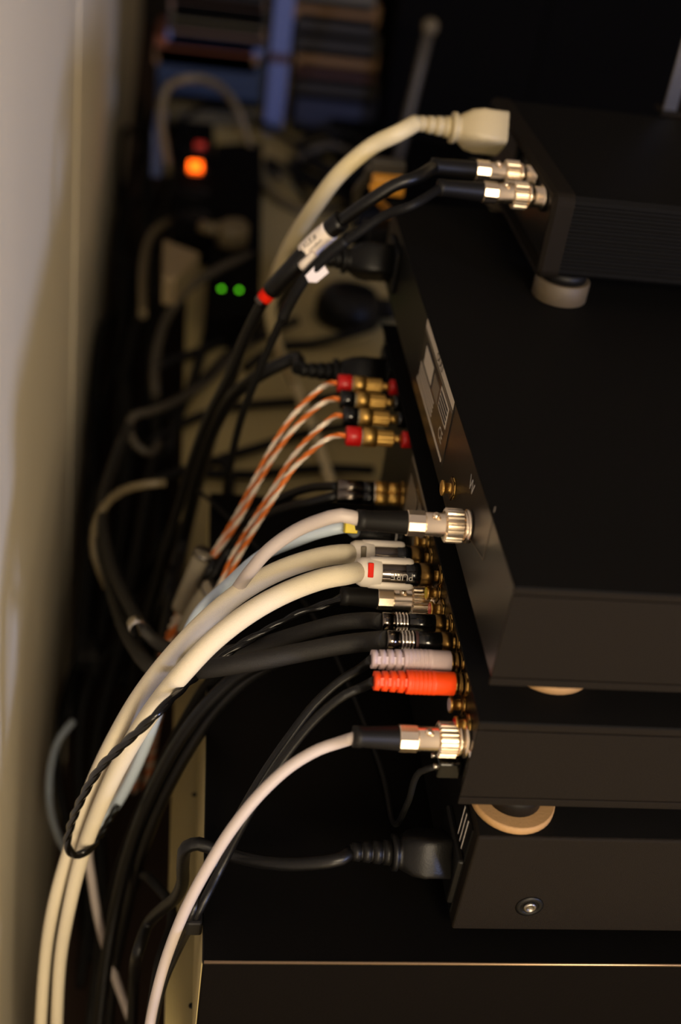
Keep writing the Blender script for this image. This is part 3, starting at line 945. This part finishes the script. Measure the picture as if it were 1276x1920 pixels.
SM = [M_COPPER, M_COPPER, M_STRANDW, M_STRANDW]
for (ia, ma, ib, mb_, la, ra, rb_, sl, tail) in (
        (0, M_RED, 1, M_GLOSSK, 'copper and white twisted speaker cable ending in the two far plugs, red above black',
         [(600, 729, .665), (560, 766, .67), (522, 818, .675), (486, 882, .685), (442, 968, .70), (398, 1040, .71)],
         [(604, 756, .655), (568, 786, .662), (530, 830, .668), (493, 890, .68), (448, 974, .695), (402, 1044, .71)],
         [(384, 1035, .715), (362, 1088, .725), (340, 1140, .74)],
         [(318, 1195, .76), (285, 1290, .82), (262, 1390, .90), (250, 1480, .98)]),
        (2, M_GLOSSK, 3, M_RED, 'copper and white twisted speaker cable ending in the two near plugs, black above red',
         [(608, 795, .64), (572, 828, .645), (541, 868, .65), (506, 926, .655), (471, 982, .662), (437, 1040, .675), (414, 1092, .685), (402, 1113, .69)],
         [(614, 822, .625), (586, 843, .63), (549, 879, .637), (513, 934, .645), (478, 990, .655), (446, 1046, .67), (424, 1092, .682), (411, 1116, .69)],
         [(398, 1104, .69), (372, 1140, .70), (350, 1182, .715)],
         [(330, 1225, .74), (304, 1310, .80), (285, 1400, .88), (275, 1480, .96)])):
    r = thing('speaker_cable', la, 'cable', posts[ia], 'twisted speaker cables')
    for i, m_, pts in ((ia, ma, ra), (ib, mb_, rb_)):
        e = speaker_plug(r, posts[i], m_)
        twisted(r, [e, e + NX * 0.004] + pts, 0.00078, 0.00085, SM, 0.023)
    s = MB().tube(spline(sl, 0.003), 0.0064, 20).build('splitter_sleeve', M_CLEAR, r)
    a0, a1 = at(*sl[0]), at(*sl[1])
    MB().tube(spline([sl[0], a0 + (a1 - a0) * 0.12], 0.002), 0.0068, 20).build('sleeve_ring', M_STEEL, s)
    twisted(r, [at(*sl[-1])] + tail, 0.0013, 0.0021, SM, 0.03)

# ------------------------------------------------------------------ far phono pair, nickel and gold
for (u, v, lab, pts) in ((754, 919, 'thin black phono lead with nickel and gold plug, farther of the gold-tipped two',
                          [(585, 914, .66), (545, 926, .67), (503, 946, .68), (463, 977, .70), (424, 1016, .72), (390, 1075, .75), (350, 1150, .79), (296, 1250, .86), (256, 1350, .95), (232, 1470, 1.02)]),
                         (752, 944, 'thin black phono lead with nickel and gold plug, nearer of the gold-tipped two',
                          [(585, 941, .65), (545, 949, .66), (505, 964, .67), (468, 990, .69), (430, 1030, .71), (398, 1085, .74), (358, 1160, .78), (306, 1260, .88), (266, 1360, .97), (240, 1480, 1.04)])):
    P = P3(u, v)
    P.z = max(P.z, B3z0 + 0.006)
    rca_jack(b3, PX3, P.y, P.z)
    r = thing('phono_lead', lab, 'cable', P, 'gold-tipped phono leads')
    MB().lathe(P, NX, [(0.0020, .0034), (0.0022, .0039), (0.0070, .0039), (0.0072, .0036), (0.0085, .0036), (0.0087, .0042), (0.0145, .0042), (0.015, .0036)], 22).build('gold_barrel', M_GOLD, r)
    MB().lathe(P, NX, [(0.0145, .0038), (0.0225, .0036)], 20).build('plug_barrel', M_GLOSSK, r)
    MB().lathe(P, NX, [(0.0150, .0041), (0.0160, .0041)], 20).build('plug_ring', M_NICKEL, r)
    MB().lathe(P, NX, [(0.0220, .0036), (0.0222, .0040), (0.0360, .0038), (0.0362, .003)], 10).build('nickel_sleeve', M_DCHROME, r)
    cable(r, [P + NX * 0.0355] + pts, 0.0025, M_CABLE)

# ------------------------------------------------------------------ black power cords
P = Vector((PX2 - 0.0005, 0.362, 0.6290))
MB().box((PX2 - 0.0030, P.y - 0.016, P.z - 0.013), (PX2, P.y + 0.016, P.z + 0.013), 0.001).build('power_inlet', M_PLASK, b2)
c = thing('mains_cable', 'black power cord plugged into the unit with the silver sticker', 'power cord', P, 'black power cords')
e = iec_plug(c, P + NX * 0.002, NX, M_PLASK, 0.050, (0, 0.8, -0.6))
cable(c, [e, at(578, 492, .745), (556, 512, .80), (530, 560, .95), (490, 610, 1.08), (440, 650, 1.20), (380, 712, 1.30), (310, 775, 1.32), (262, 850, 1.28), (225, 960, 1.18), (205, 1080, 1.08), (180, 1200, 1.02)], 0.0038, M_CABLEM)
P = P3(727, 688)
P.z = B3z0 + 0.026
MB().box((PX3 - 0.0030, P.y - 0.016, P.z - 0.013), (PX3, P.y + 0.016, P.z + 0.013), 0.001).build('power_inlet', M_PLASK, b3)
c = thing('mains_cable', 'black power cord with ribbed strain relief beside the far red speaker plug', 'power cord', P, 'black power cords')
e = iec_plug(c, P + NX * 0.002, NX, M_PLASK, 0.052, (0, 0.8, -0.6))
cable(c, [e, at(556, 672, .725), (515, 688, .73), (470, 715, .74), (435, 745, .76), (408, 790, .78), (382, 860, .82), (362, 930, .85), (340, 1020, .88), (312, 1110, .90), (285, 1210, .92), (262, 1330, .95), (250, 1450, .98)], 0.0042, M_CABLE)
# near cord into the lowest unit, draped over the cabinet edge
c = thing('mains_cable', 'black power cord from the lowest unit, draped over the edge of the widest unit', 'power cord', pi, 'black power cords')
e = iec_plug(c, pi + NX * 0.0036, NX, M_PLASK, 0.043, (0, 0.8, -0.6), 0.95)
cable(c, [e, at(640, 1610, .513), (590, 1618, .515), (530, 1620, .52), (460, 1610, .53), (410, 1595, .535), (372, 1582, .535), (350, 1588, .535), (343, 1618, .545), (342, 1655, .56), (330, 1682, .575), (302, 1706, .60), (276, 1735, .62), (260, 1780, .645), (252, 1840, .66), (247, 1930, .68)],
      0.0031, M_CABLE)

# ------------------------------------------------------------------ black leads hanging in the gap behind the cabinet
hang = [
    ('black cable falling from beneath the thick ringed phono lead, uppermost of the hanging strands', .0038, M_CABLE,
     [(560, 1228, .56), (505, 1238, .575), (445, 1268, .59), (385, 1325, .60), (330, 1400, .615), (284, 1490, .635), (246, 1590, .66), (220, 1690, .68), (200, 1800, .69), (184, 1940, .70)]),
    ('brown-black cable falling beside the edge of the widest unit, lowest of the hanging strands', .0034, M_CABLE,
     [(590, 1222, .57), (530, 1236, .58), (470, 1268, .59), (412, 1322, .60), (356, 1402, .615), (306, 1496, .635), (266, 1600, .66), (240, 1700, .70), (218, 1800, .72), (202, 1940, .74)]),
    ('black cable hanging between the two falling strands and the pale blue lead', .0032, M_CABLEM,
     [(450, 1230, .63), (402, 1268, .65), (350, 1345, .66), (300, 1440, .68), (255, 1540, .70), (220, 1640, .72), (190, 1760, .74), (165, 1940, .75)]),
    ('black cable bowed against the wall, outermost of the bent black cables', .0040, M_CABLEM,
     [(330, 980, .93), (270, 1080, .96), (215, 1150, .98), (165, 1205, .99), (130, 1280, 1.0), (112, 1370, 1.0), (108, 1460, 1.0), (125, 1550, 1.0), (150, 1640, 1.0), (160, 1760, .97)]),
    ('black cable bowed beside the wall, inner of the bent black cables', .0040, M_CABLEM,
     [(300, 1100, .92), (240, 1185, .93), (188, 1240, .94), (160, 1300, .95), (148, 1400, .95), (150, 1500, .95), (165, 1610, .95), (165, 1720, .95), (150, 1850, .95)]),
    ('black cable hanging straight behind the cream braided leads', .0045, M_CABLEM,
     [(250, 1120, .90), (214, 1250, .92), (185, 1360, .93), (175, 1460, .94), (185, 1560, .96), (190, 1680, .97), (170, 1800, .98)]),
    ('black cable crossing behind the lone white coax lead to the cable clip', .0027, M_CABLEM,
     [(215, 1640, .86), (250, 1655, .80), (282, 1648, .74), (300, 1668, .70), (318, 1692, .66), (322, 1730, .66), (300, 1800, .70), (280, 1930, .74)]),
    ('black cable dropping from the coax bundle above the splitter sleeves', .0048, M_CABLE,
     [(440, 690, .86), (415, 760, .87), (386, 850, .88), (362, 940, .89), (338, 1040, .90), (322, 1120, .91), (306, 1220, .98), (296, 1330, 1.03)]),
    ('black cable arching over the speaker cable behind the stack', .0036, M_CABLEM,
     [(370, 880, 1.0), (392, 862, 1.0), (418, 870, .98), (432, 905, .95), (424, 950, .93), (405, 1010, .92), (380, 1090, .93), (350, 1180, .95)]),
]
for lab, r, m_, pts in hang:
    o = cable(None, pts, r, m_, 12, 'hanging_cable')
    tag(o, lab, 'cable', 'black cables hanging behind the sideboard')

# ------------------------------------------------------------------ far floor: strip, adapters, plugs
strip = thing('power_strip', 'black power strip with glowing red switch lying on the cream board', 'power strip', on(372, 430, 2, ZB))
A, B = on(364, 275, 2, ZB), on(360, 500, 2, ZB)
dr = (A - B).normalized()
side = Vector((dr.y, -dr.x, 0))
ln = (A - B).length
MB().obox((A + B) / 2 + Vector((0, 0, 0.018)), dr * ln / 2, side * 0.025, (0, 0, 0.018), 0.004).build('strip_body', M_FARK, strip)
sw = on(366, 312, 2, ZB + 0.039)
rk = MB().obox(sw, dr * 0.011, side * 0.0085, (0, 0, 0.004), 0.002).build('rocker_switch', M_LEDR, strip)
rk['label'] = 'glowing orange-red rocker switch'
lamp = on(375, 272, 2, ZB + 0.039)
MB().obox(lamp, dr * 0.007, side * 0.007, (0, 0, 0.003), 0.002).build('pilot_lamp', M_LEDR2, strip)
for k in range(4):
    c_ = B + dr * (0.06 + 0.075 * k) + Vector((0, 0, 0.0362))
    MB().lathe(c_, (0, 0, 1), [(0, .017), (0.0012, .017), (0.0016, .0155), (-0.002, .014)], 20).build('socket', M_GLOSSK, strip)

ad = thing('network_adapter', 'black box with two green lights beside the power strip', 'adapter', on(440, 480, 2, ZB))
ring = [on(u, v, 2, ZB + 0.036) for u, v in ((384, 592), (487, 586), (492, 262), (404, 268))]
mid = sum(ring, Vector()) / 4
loops(MB(), [[q - Vector((0, 0, 0.036)) for q in ring], [q - Vector((0, 0, 0.003)) for q in ring], [q + (mid - q) * 0.03 for q in ring]]).build('housing', M_FARK, ad)
for u in (415, 448):
    L_ = on(u, 541 + (u - 415) * 0.07, 2, ZB + 0.037)
    led = MB().lathe(L_ - Vector((0, 0, 0.002)), (0, 0, 1), [(0, .0022), (0.002, .0022), (0.0032, .0012)], 14).build('green_light', M_LEDG, ad)

wp = on(345, 470, 2, ZB + 0.03)
t_ = thing('wall_wart', 'pale grey-beige plug-in adapter plugged into the power strip', 'adapter', wp)
ring = [on(305, 452, 2, ZB + 0.062), on(374, 478, 2, ZB + 0.062), on(328, 530, 2, ZB + 0.062), on(305, 526, 2, ZB + 0.062)]
mid = sum(ring, Vector()) / 4
loops(MB(), [[q - Vector((0, 0, 0.024)) for q in ring], ring, [q + (mid - q) * 0.12 + Vector((0, 0, 0.004)) for q in ring]]).build('adapter_body', M_WART, t_)

ctr = on(437, 434, 2, ZB + 0.052)
pg = thing('power_plug', 'grey-beige mains plug with round head and cord lying over the black box', 'plug', ctr)
MB().lathe(ctr, (0, 0, 1), [(-0.0160, .012), (-0.014, .016), (0.006, .016), (0.011, .012)], 26, squash=(1.2, .95)).build('plug_head', M_PVCG, pg)
MB().lathe(ctr + Vector((-0.016, 0, 0.0)), (-1, 0.15, 0), [(0, .009), (0.012, .0065), (0.022, .0045)], 16).build('strain_relief', M_PVCG, pg)
cable(pg, [ctr + Vector((-0.034, 0.004, 0)), (372, 412, 1.42), (330, 412, 1.42), (300, 425, 1.40), (280, 450, 1.36), (270, 490, 1.30), (267, 540, 1.22), (268, 590, 1.16)], 0.0046, M_PVCG, 10, step=0.012)


def floor_cable(lab, pts, r, m_, cat='cable', group='black cables across the cream board', name='board_cable'):
    """pts are (u, v, height over the board; heights shrunk)"""
    P_ = [on(u, v, 2, ZB + max(h * 0.6, r)) for u, v, h in pts]
    o = MB().tube(spline(P_, 0.02), r, 9).build(name, m_, None)
    return tag(o, lab, cat, group)


# ivory cord that stands up in a tall hoop before the books
floor_cable('grey-beige cord standing in a tall hoop in front of the books',
            [(318, 330, .03), (306, 260, .10), (302, 200, .16), (318, 160, .20), (355, 147, .22), (400, 155, .20), (440, 195, .14), (462, 250, .08), (480, 310, .03), (500, 355, .01), (540, 385, .01), (580, 400, .01)], 0.0052, M_PVCG)
floor_cable('grey-brown cord crossing the black box with green lights',
            [(480, 476, .05), (440, 490, .062), (400, 510, .062), (350, 545, .055), (316, 590, .02), (298, 640, .01), (290, 700, .01), (292, 740, .01)], 0.0046, M_GREYPL)
floor_cable('grey-brown cord bent sharply near the wall',
            [(470, 640, .02), (420, 685, .01), (380, 722, .01), (330, 752, .03), (280, 772, .04), (250, 780, .04), (242, 805, .03), (256, 835, .02), (280, 850, .01), (300, 830, .01)], 0.0036, M_GREYPL)
floor_cable('grey cord curving along the wall behind the stack',
            [(310, 905, .15), (275, 908, .15), (230, 920, .13), (195, 950, .10), (178, 990, .08), (178, 1040, .06), (200, 1100, .02)], 0.0032, M_PVCG)
blk = [
    ('black cable crossing the cream board below the far phono plugs', [(700, 882, .02), (620, 878, .01), (540, 882, .01), (470, 890, .01), (400, 888, .01), (330, 880, .01)]),
    ('black cable crossing the cream board beneath the near red speaker plug', [(720, 790, .04), (640, 800, .02), (560, 815, .01), (480, 840, .01), (420, 858, .01), (360, 880, .01), (290, 900, .01)]),
    ('black cable crossing the cream board beneath the far red speaker plug', [(650, 738, .03), (560, 752, .01), (480, 758, .01), (420, 766, .01), (350, 790, .01), (280, 830, .01)]),
    ('black cable slanting from the coax bundle toward the wall', [(540, 560, .04), (480, 590, .01), (430, 630, .01), (385, 655, .01), (335, 672, .01), (290, 690, .01)]),
    ('black cable slanting beneath the box with green lights', [(560, 600, .03), (500, 625, .01), (440, 660, .01), (390, 705, .01), (350, 745, .01), (310, 780, .01)]),
    ('black cable bowing upright between the pale floor patches', [(398, 585, .02), (388, 630, .01), (372, 680, .01), (355, 730, .01), (330, 790, .01), (315, 850, .01)]),
    ('black cable running along the sideboard toward the far plug', [(700, 612, .03), (640, 632, .02), (580, 645, .01), (520, 650, .01), (460, 690, .01)]),
    ('black cable looping round the dark coil behind the stack', [(560, 270, .03), (600, 250, .02), (650, 262, .02), (690, 300, .02), (700, 345, .02), (660, 385, .02), (600, 390, .02), (560, 350, .02), (545, 300, .02)]),
    ('black cable snaking past the power strip end', [(520, 330, .03), (500, 300, .02), (560, 330, .03), (620, 360, .02), (680, 390, .02), (740, 420, .02)]),
    ('black cable bent below the tall grey-beige hoop', [(330, 235, .04), (370, 205, .06), (420, 205, .05), (480, 225, .03), (540, 260, .02), (600, 300, .02), (640, 330, .02)]),
]
for i, (lab, pts) in enumerate(blk):
    floor_cable(lab, pts, 0.0040 if i < 3 else 0.0046, M_CABLEM)
floor_cable('grey cord arching over the dark coil behind the stack', [(560, 300, .05), (585, 282, .07), (620, 272, .07), (655, 285, .05), (690, 315, .02)], 0.005, M_GREYPL)
# dense run of black cables laid along the wall
for k in range(8):
    pts = []
    for j in range(9):
        y = 0.40 + 0.19 * j
        f_ = (k + 0.5) / 8 + 0.16 * math.sin(1.7 * j + k * 1.9)
        xa, xb = wall_x(y) + 0.010, -0.030 - 0.010 * y
        pts.append(Vector((xa + (xb - xa) * min(max(f_, 0), 1), y, 0.20 + 0.02 * ((k * 3 + j) % 4) + 0.02 * k * 0.5)))
    o = MB().tube(spline(pts, 0.03), 0.0058, 8).build('wall_run_cable', M_CABLEM, None)
    tag(o, 'black cable in the tangled run between the wall and the sideboard', 'cable', 'black cables run along the wall')

dk = on(650, 600, 2, ZB)
t_ = thing('round_adapter', 'round black adapter lying on the cream board behind the stack', 'adapter', dk)
MB().lathe(dk, (0, 0, 1), [(0, .032), (0.004, .036), (0.022, .035), (0.034, .027), (0.037, .013)], 36).build('adapter_body', M_PLASK, t_)
MB().lathe(dk + Vector((0.033, 0.0, 0.016)), (1, 0.1, 0), [(0, .012), (0.02, .010), (0.045, .005)], 16).build('cable_neck', M_RUB, t_)
cable(t_, [dk + Vector((0.072, 0.005, 0.016)), dk + Vector((0.10, 0.02, 0.008)), dk + Vector((0.16, 0.03, 0.005))], 0.004, M_CABLEM)

q0, q1, q2 = on(655, 430, 2, ZB), on(780, 430, 2, ZB), on(690, 262, 2, ZB)
t_ = thing('dark_filler_box', 'flat dull black box added to darken the cream board past the sticker unit', 'box', (q0 + q1) / 2)  # box put in to keep this stretch of board dark
MB().box((q0.x, q0.y, ZB), (q1.x + 0.1, q2.y, ZB + 0.030), 0.003).build('housing', M_FARK, t_)
MB().box((q0.x + 0.006, q0.y - 0.002, ZB + 0.004), (q1.x + 0.09, q0.y + 0.001, ZB + 0.026), 0.0008).build('front_panel', M_PLASK, t_)

ck = on(625, 330, 2, ZB)
t_ = thing('cable_coil', 'dark coil of black cable on the cream board behind the stack', 'cable coil', ck)
for k in range(5):
    path = []
    for j in range(41):
        th = 2 * math.pi * j / 40
        R0 = 0.052 - 0.005 * (k % 3)
        path.append(ck + Vector((R0 * math.cos(th), 1.6 * R0 * math.sin(th), 0.006 + 0.008 * k + 0.002 * math.sin(3 * th + k))))
    MB().tube(path, 0.0046, 8).build('cable_turn', M_CABLEM, t_)

# yellow network lead and grey plug behind the far corner of the sticker unit
P = at(716, 346, .80)
t_ = thing('network_lead', 'amber network lead seen past the far corner of the sticker unit', 'cable', P)
MB().obox(P + Vector((0.004, 0, 0)), (0.011, 0, 0), (0, 0.006, 0), (0, 0, 0.006), 0.0015).build('plug_body', M_AMBER, t_)
cable(t_, [P + Vector((-0.006, 0, -0.001)), (703, 362, .805), (710, 376, .81), (724, 392, .83), (734, 415, .88), (738, 450, .98)], 0.003, M_AMBER)
P = at(726, 312, .82)
t_ = thing('network_lead', 'grey network lead above the amber plug', 'cable', P)
MB().obox(P, (0.012, 0, 0), (0, 0.006, 0), (0, 0, 0.005), 0.0015).build('plug_body', M_GREYPL, t_)
cable(t_, [P + Vector((-0.011, 0, 0)), (690, 330, .83), (672, 352, .86), (668, 380, .95), (660, 410, 1.1)], 0.0035, M_GREYPL)
MBs = at(712, 450, .83)
t_ = thing('power_plug', 'dark brown plug below the amber network lead', 'plug', MBs)
MB().obox(MBs, (0.012, 0, 0), (0, 0.012, 0), (0, 0, 0.012), 0.003).build('plug_body', M_PLASK, t_)
MB().lathe(MBs + Vector((-0.012, 0, 0)), NX, [(0, .006), (0.015, .004)], 12).build('strain_relief', M_PLASK, t_)

# ------------------------------------------------------------------ books beyond
BY = on(400, 236, 2, ZB).y


def book(u0, u1, v0, v1, m_, lab, group, dy=0.0, depth=0.13):
    p0, p1 = on(u0, v1, 1, BY + dy), on(u1, v0, 1, BY + dy)
    z0, z1 = p0.z, p1.z
    t = thing('book', lab, 'book', ((p0.x + p1.x) / 2, BY + dy + depth / 2, z0), group)
    MB().box((p0.x, BY + dy, z0), (p1.x, BY + dy + depth, z1), min(0.002, (z1 - z0) / 6)).build('cover', m_, t)
    MB().box((p1.x - 0.004, BY + dy + 0.004, z0 + 0.003), (p1.x + 0.0012, BY + dy + depth + 0.001, z1 - 0.003)).build('page_block', M_PAGES, t)
    return t


GL, GR = 'books in the pile by the wall', 'books in the pile by the dark cabinet'
zf = on(400, 262, 1, BY).z
left = [(300, 496, 190, 226, M_OLIVE, 'brown-grey book at the bottom of the pile by the wall'),
        (292, 498, 122, 188, M_BLUE, 'thick blue book low in the pile by the wall'),
        (288, 486, 106, 121, M_TAN, 'tan book lying on the thick blue book'),
        (290, 478, 89, 105, M_ORNG, 'rust-orange book above the tan book'),
        (310, 500, 77, 88, M_PALEB, 'thin blue-grey book above the rust-orange book'),
        (318, 500, 56, 76, M_MAUVE, 'mauve book midway up the pile by the wall'),
        (318, 496, 36, 55, M_OLIVE, 'olive book lying on the mauve book'),
        (322, 512, 20, 35, M_BOOKK, 'black book above the olive book'),
        (316, 500, 2, 19, M_MAUVE, 'dull brown book over the black book by the wall'),
        (318, 500, -22, 1, M_BOOKK, 'dark book cut by the picture edge on the pile by the wall')]
right = [(548, 712, 186, 236, M_DBLUE, 'navy book at the bottom of the pile by the tall dark block'),
         (550, 708, 154, 185, M_BOOKK, 'black book lying on the navy book'),
         (552, 706, 130, 153, M_WINE, 'wine red book in the pile by the tall dark block'),
         (552, 710, 104, 129, M_TAN, 'beige book lying on the wine red book'),
         (550, 712, 70, 103, M_BOOKK, 'thick black-brown book above the beige book'),
         (552, 706, 36, 69, M_BOOKK, 'dark brown book beneath the light tan book'),
         (548, 714, 12, 35, M_TAN, 'light tan book near the top of the pile by the tall dark block'),
         (552, 706, -14, 11, M_GREYPL, 'grey book cut by the picture edge on the pile by the tall dark block')]
for lst, g in ((left, GL), (right, GR)):
    for i, b_ in enumerate(lst):
        # the view is pitched: follow the verticals so that the pile stands upright
        book(*b_, g)
for nm, u0_, u1_, v_ in (('wall', 300, 496, 226), ('tall dark block', 548, 712, 236)):
    q0, q1 = on(u0_, v_, 1, BY), on(u1_, v_, 1, BY)
    zt_ = q0.z if q0.z < q1.z else q1.z
    if zt_ - ZB > 0.003:
        t_ = thing('low_plinth', 'low black slab under the pile of books by the ' + nm, 'slab', ((q0.x + q1.x) / 2, BY + 0.06, ZB))
        MB().box((q0.x, BY + 0.002, ZB), (q1.x, BY + 0.132, zt_ - 0.0003), 0.001).build('slab', M_BLACKTOP, t_)
p0, p1 = on(498, 190, 1, BY - 0.02), on(532, -20, 1, BY - 0.02)
t_ = thing('box_file', 'pale blue box file standing between the two piles of books', 'box file', ((p0.x + p1.x) / 2, BY + 0.05, ZB))
MB().box((p0.x, BY - 0.02, ZB), (p0.x + 0.028, BY + 0.13, p1.z), 0.0015).build('case', M_PALEB, t_)
zb = on(515, 108, 1, BY - 0.02).z
MB().box((p0.x - 0.0005, BY - 0.0205, zb - 0.007), (p0.x + 0.0285, BY + 0.06, zb + 0.006), 0.0004).build('band', M_WINE, t_)

xk = on(724, 150, 1, BY - 0.05).x
t_ = thing('dark_block', 'tall dark block added for the unlit black beyond the stack', 'dark block', (xk + 0.17, BY + 0.1, ZB))  # black block added where the far side is only unlit dark
MB().box((xk, BY - 0.05, ZB), (xk + 0.42, BY + 0.22, ZB + 0.85), 0.003).build('dark_block_body', M_FARK, t_)
MB().box((xk + 0.003, BY - 0.054, ZB + 0.02), (xk + 0.209, BY - 0.0502, ZB + 0.84), 0.0015).build('dark_block_front', M_FARK, t_)
MB().box((xk + 0.211, BY - 0.054, ZB + 0.02), (xk + 0.417, BY - 0.0502, ZB + 0.84), 0.0015).build('dark_block_front', M_FARK, t_)

A, B = on(768, 205, 1, BY - 0.25), on(806, 50, 1, BY - 0.22)
t_ = thing('stand_leg', 'slender grey pole with pale knob leaning before the tall dark block', 'pole', Vector((A.x, A.y, ZB)))
A0 = A + (A - B) * ((A.z - ZB) / (B.z - A.z))
MB().tube([A0, A, (A + B) / 2, B], 0.0065, 12).build('pole', M_GREYPL, t_)
MB().lathe(B - (B - A).normalized() * 0.004, B - A, [(-0.005, .005), (-0.003, .009), (0.005, .0105), (0.011, .008), (0.014, .003)], 16).build('knob', M_PVCG, t_)

py = on(300, 340, 2, ZB).y
p0 = on(291, 332, 1, py)
t_ = thing('pale_box', 'slim pale blue-grey box upright against the wall beside the power strip', 'box', (p0.x, py + 0.05, p0.z))
MB().box((p0.x - 0.006, py, p0.z), (p0.x + 0.008, py + 0.1, on(291, 250, 1, py).z), 0.0015).build('carton', M_PALEB, t_)
MB().box((p0.x - 0.0065, py - 0.0005, on(291, 262, 1, py).z), (p0.x + 0.0085, py + 0.1005, on(291, 250, 1, py).z + 0.0015), 0.0015).build('lid', M_PALEB, t_)
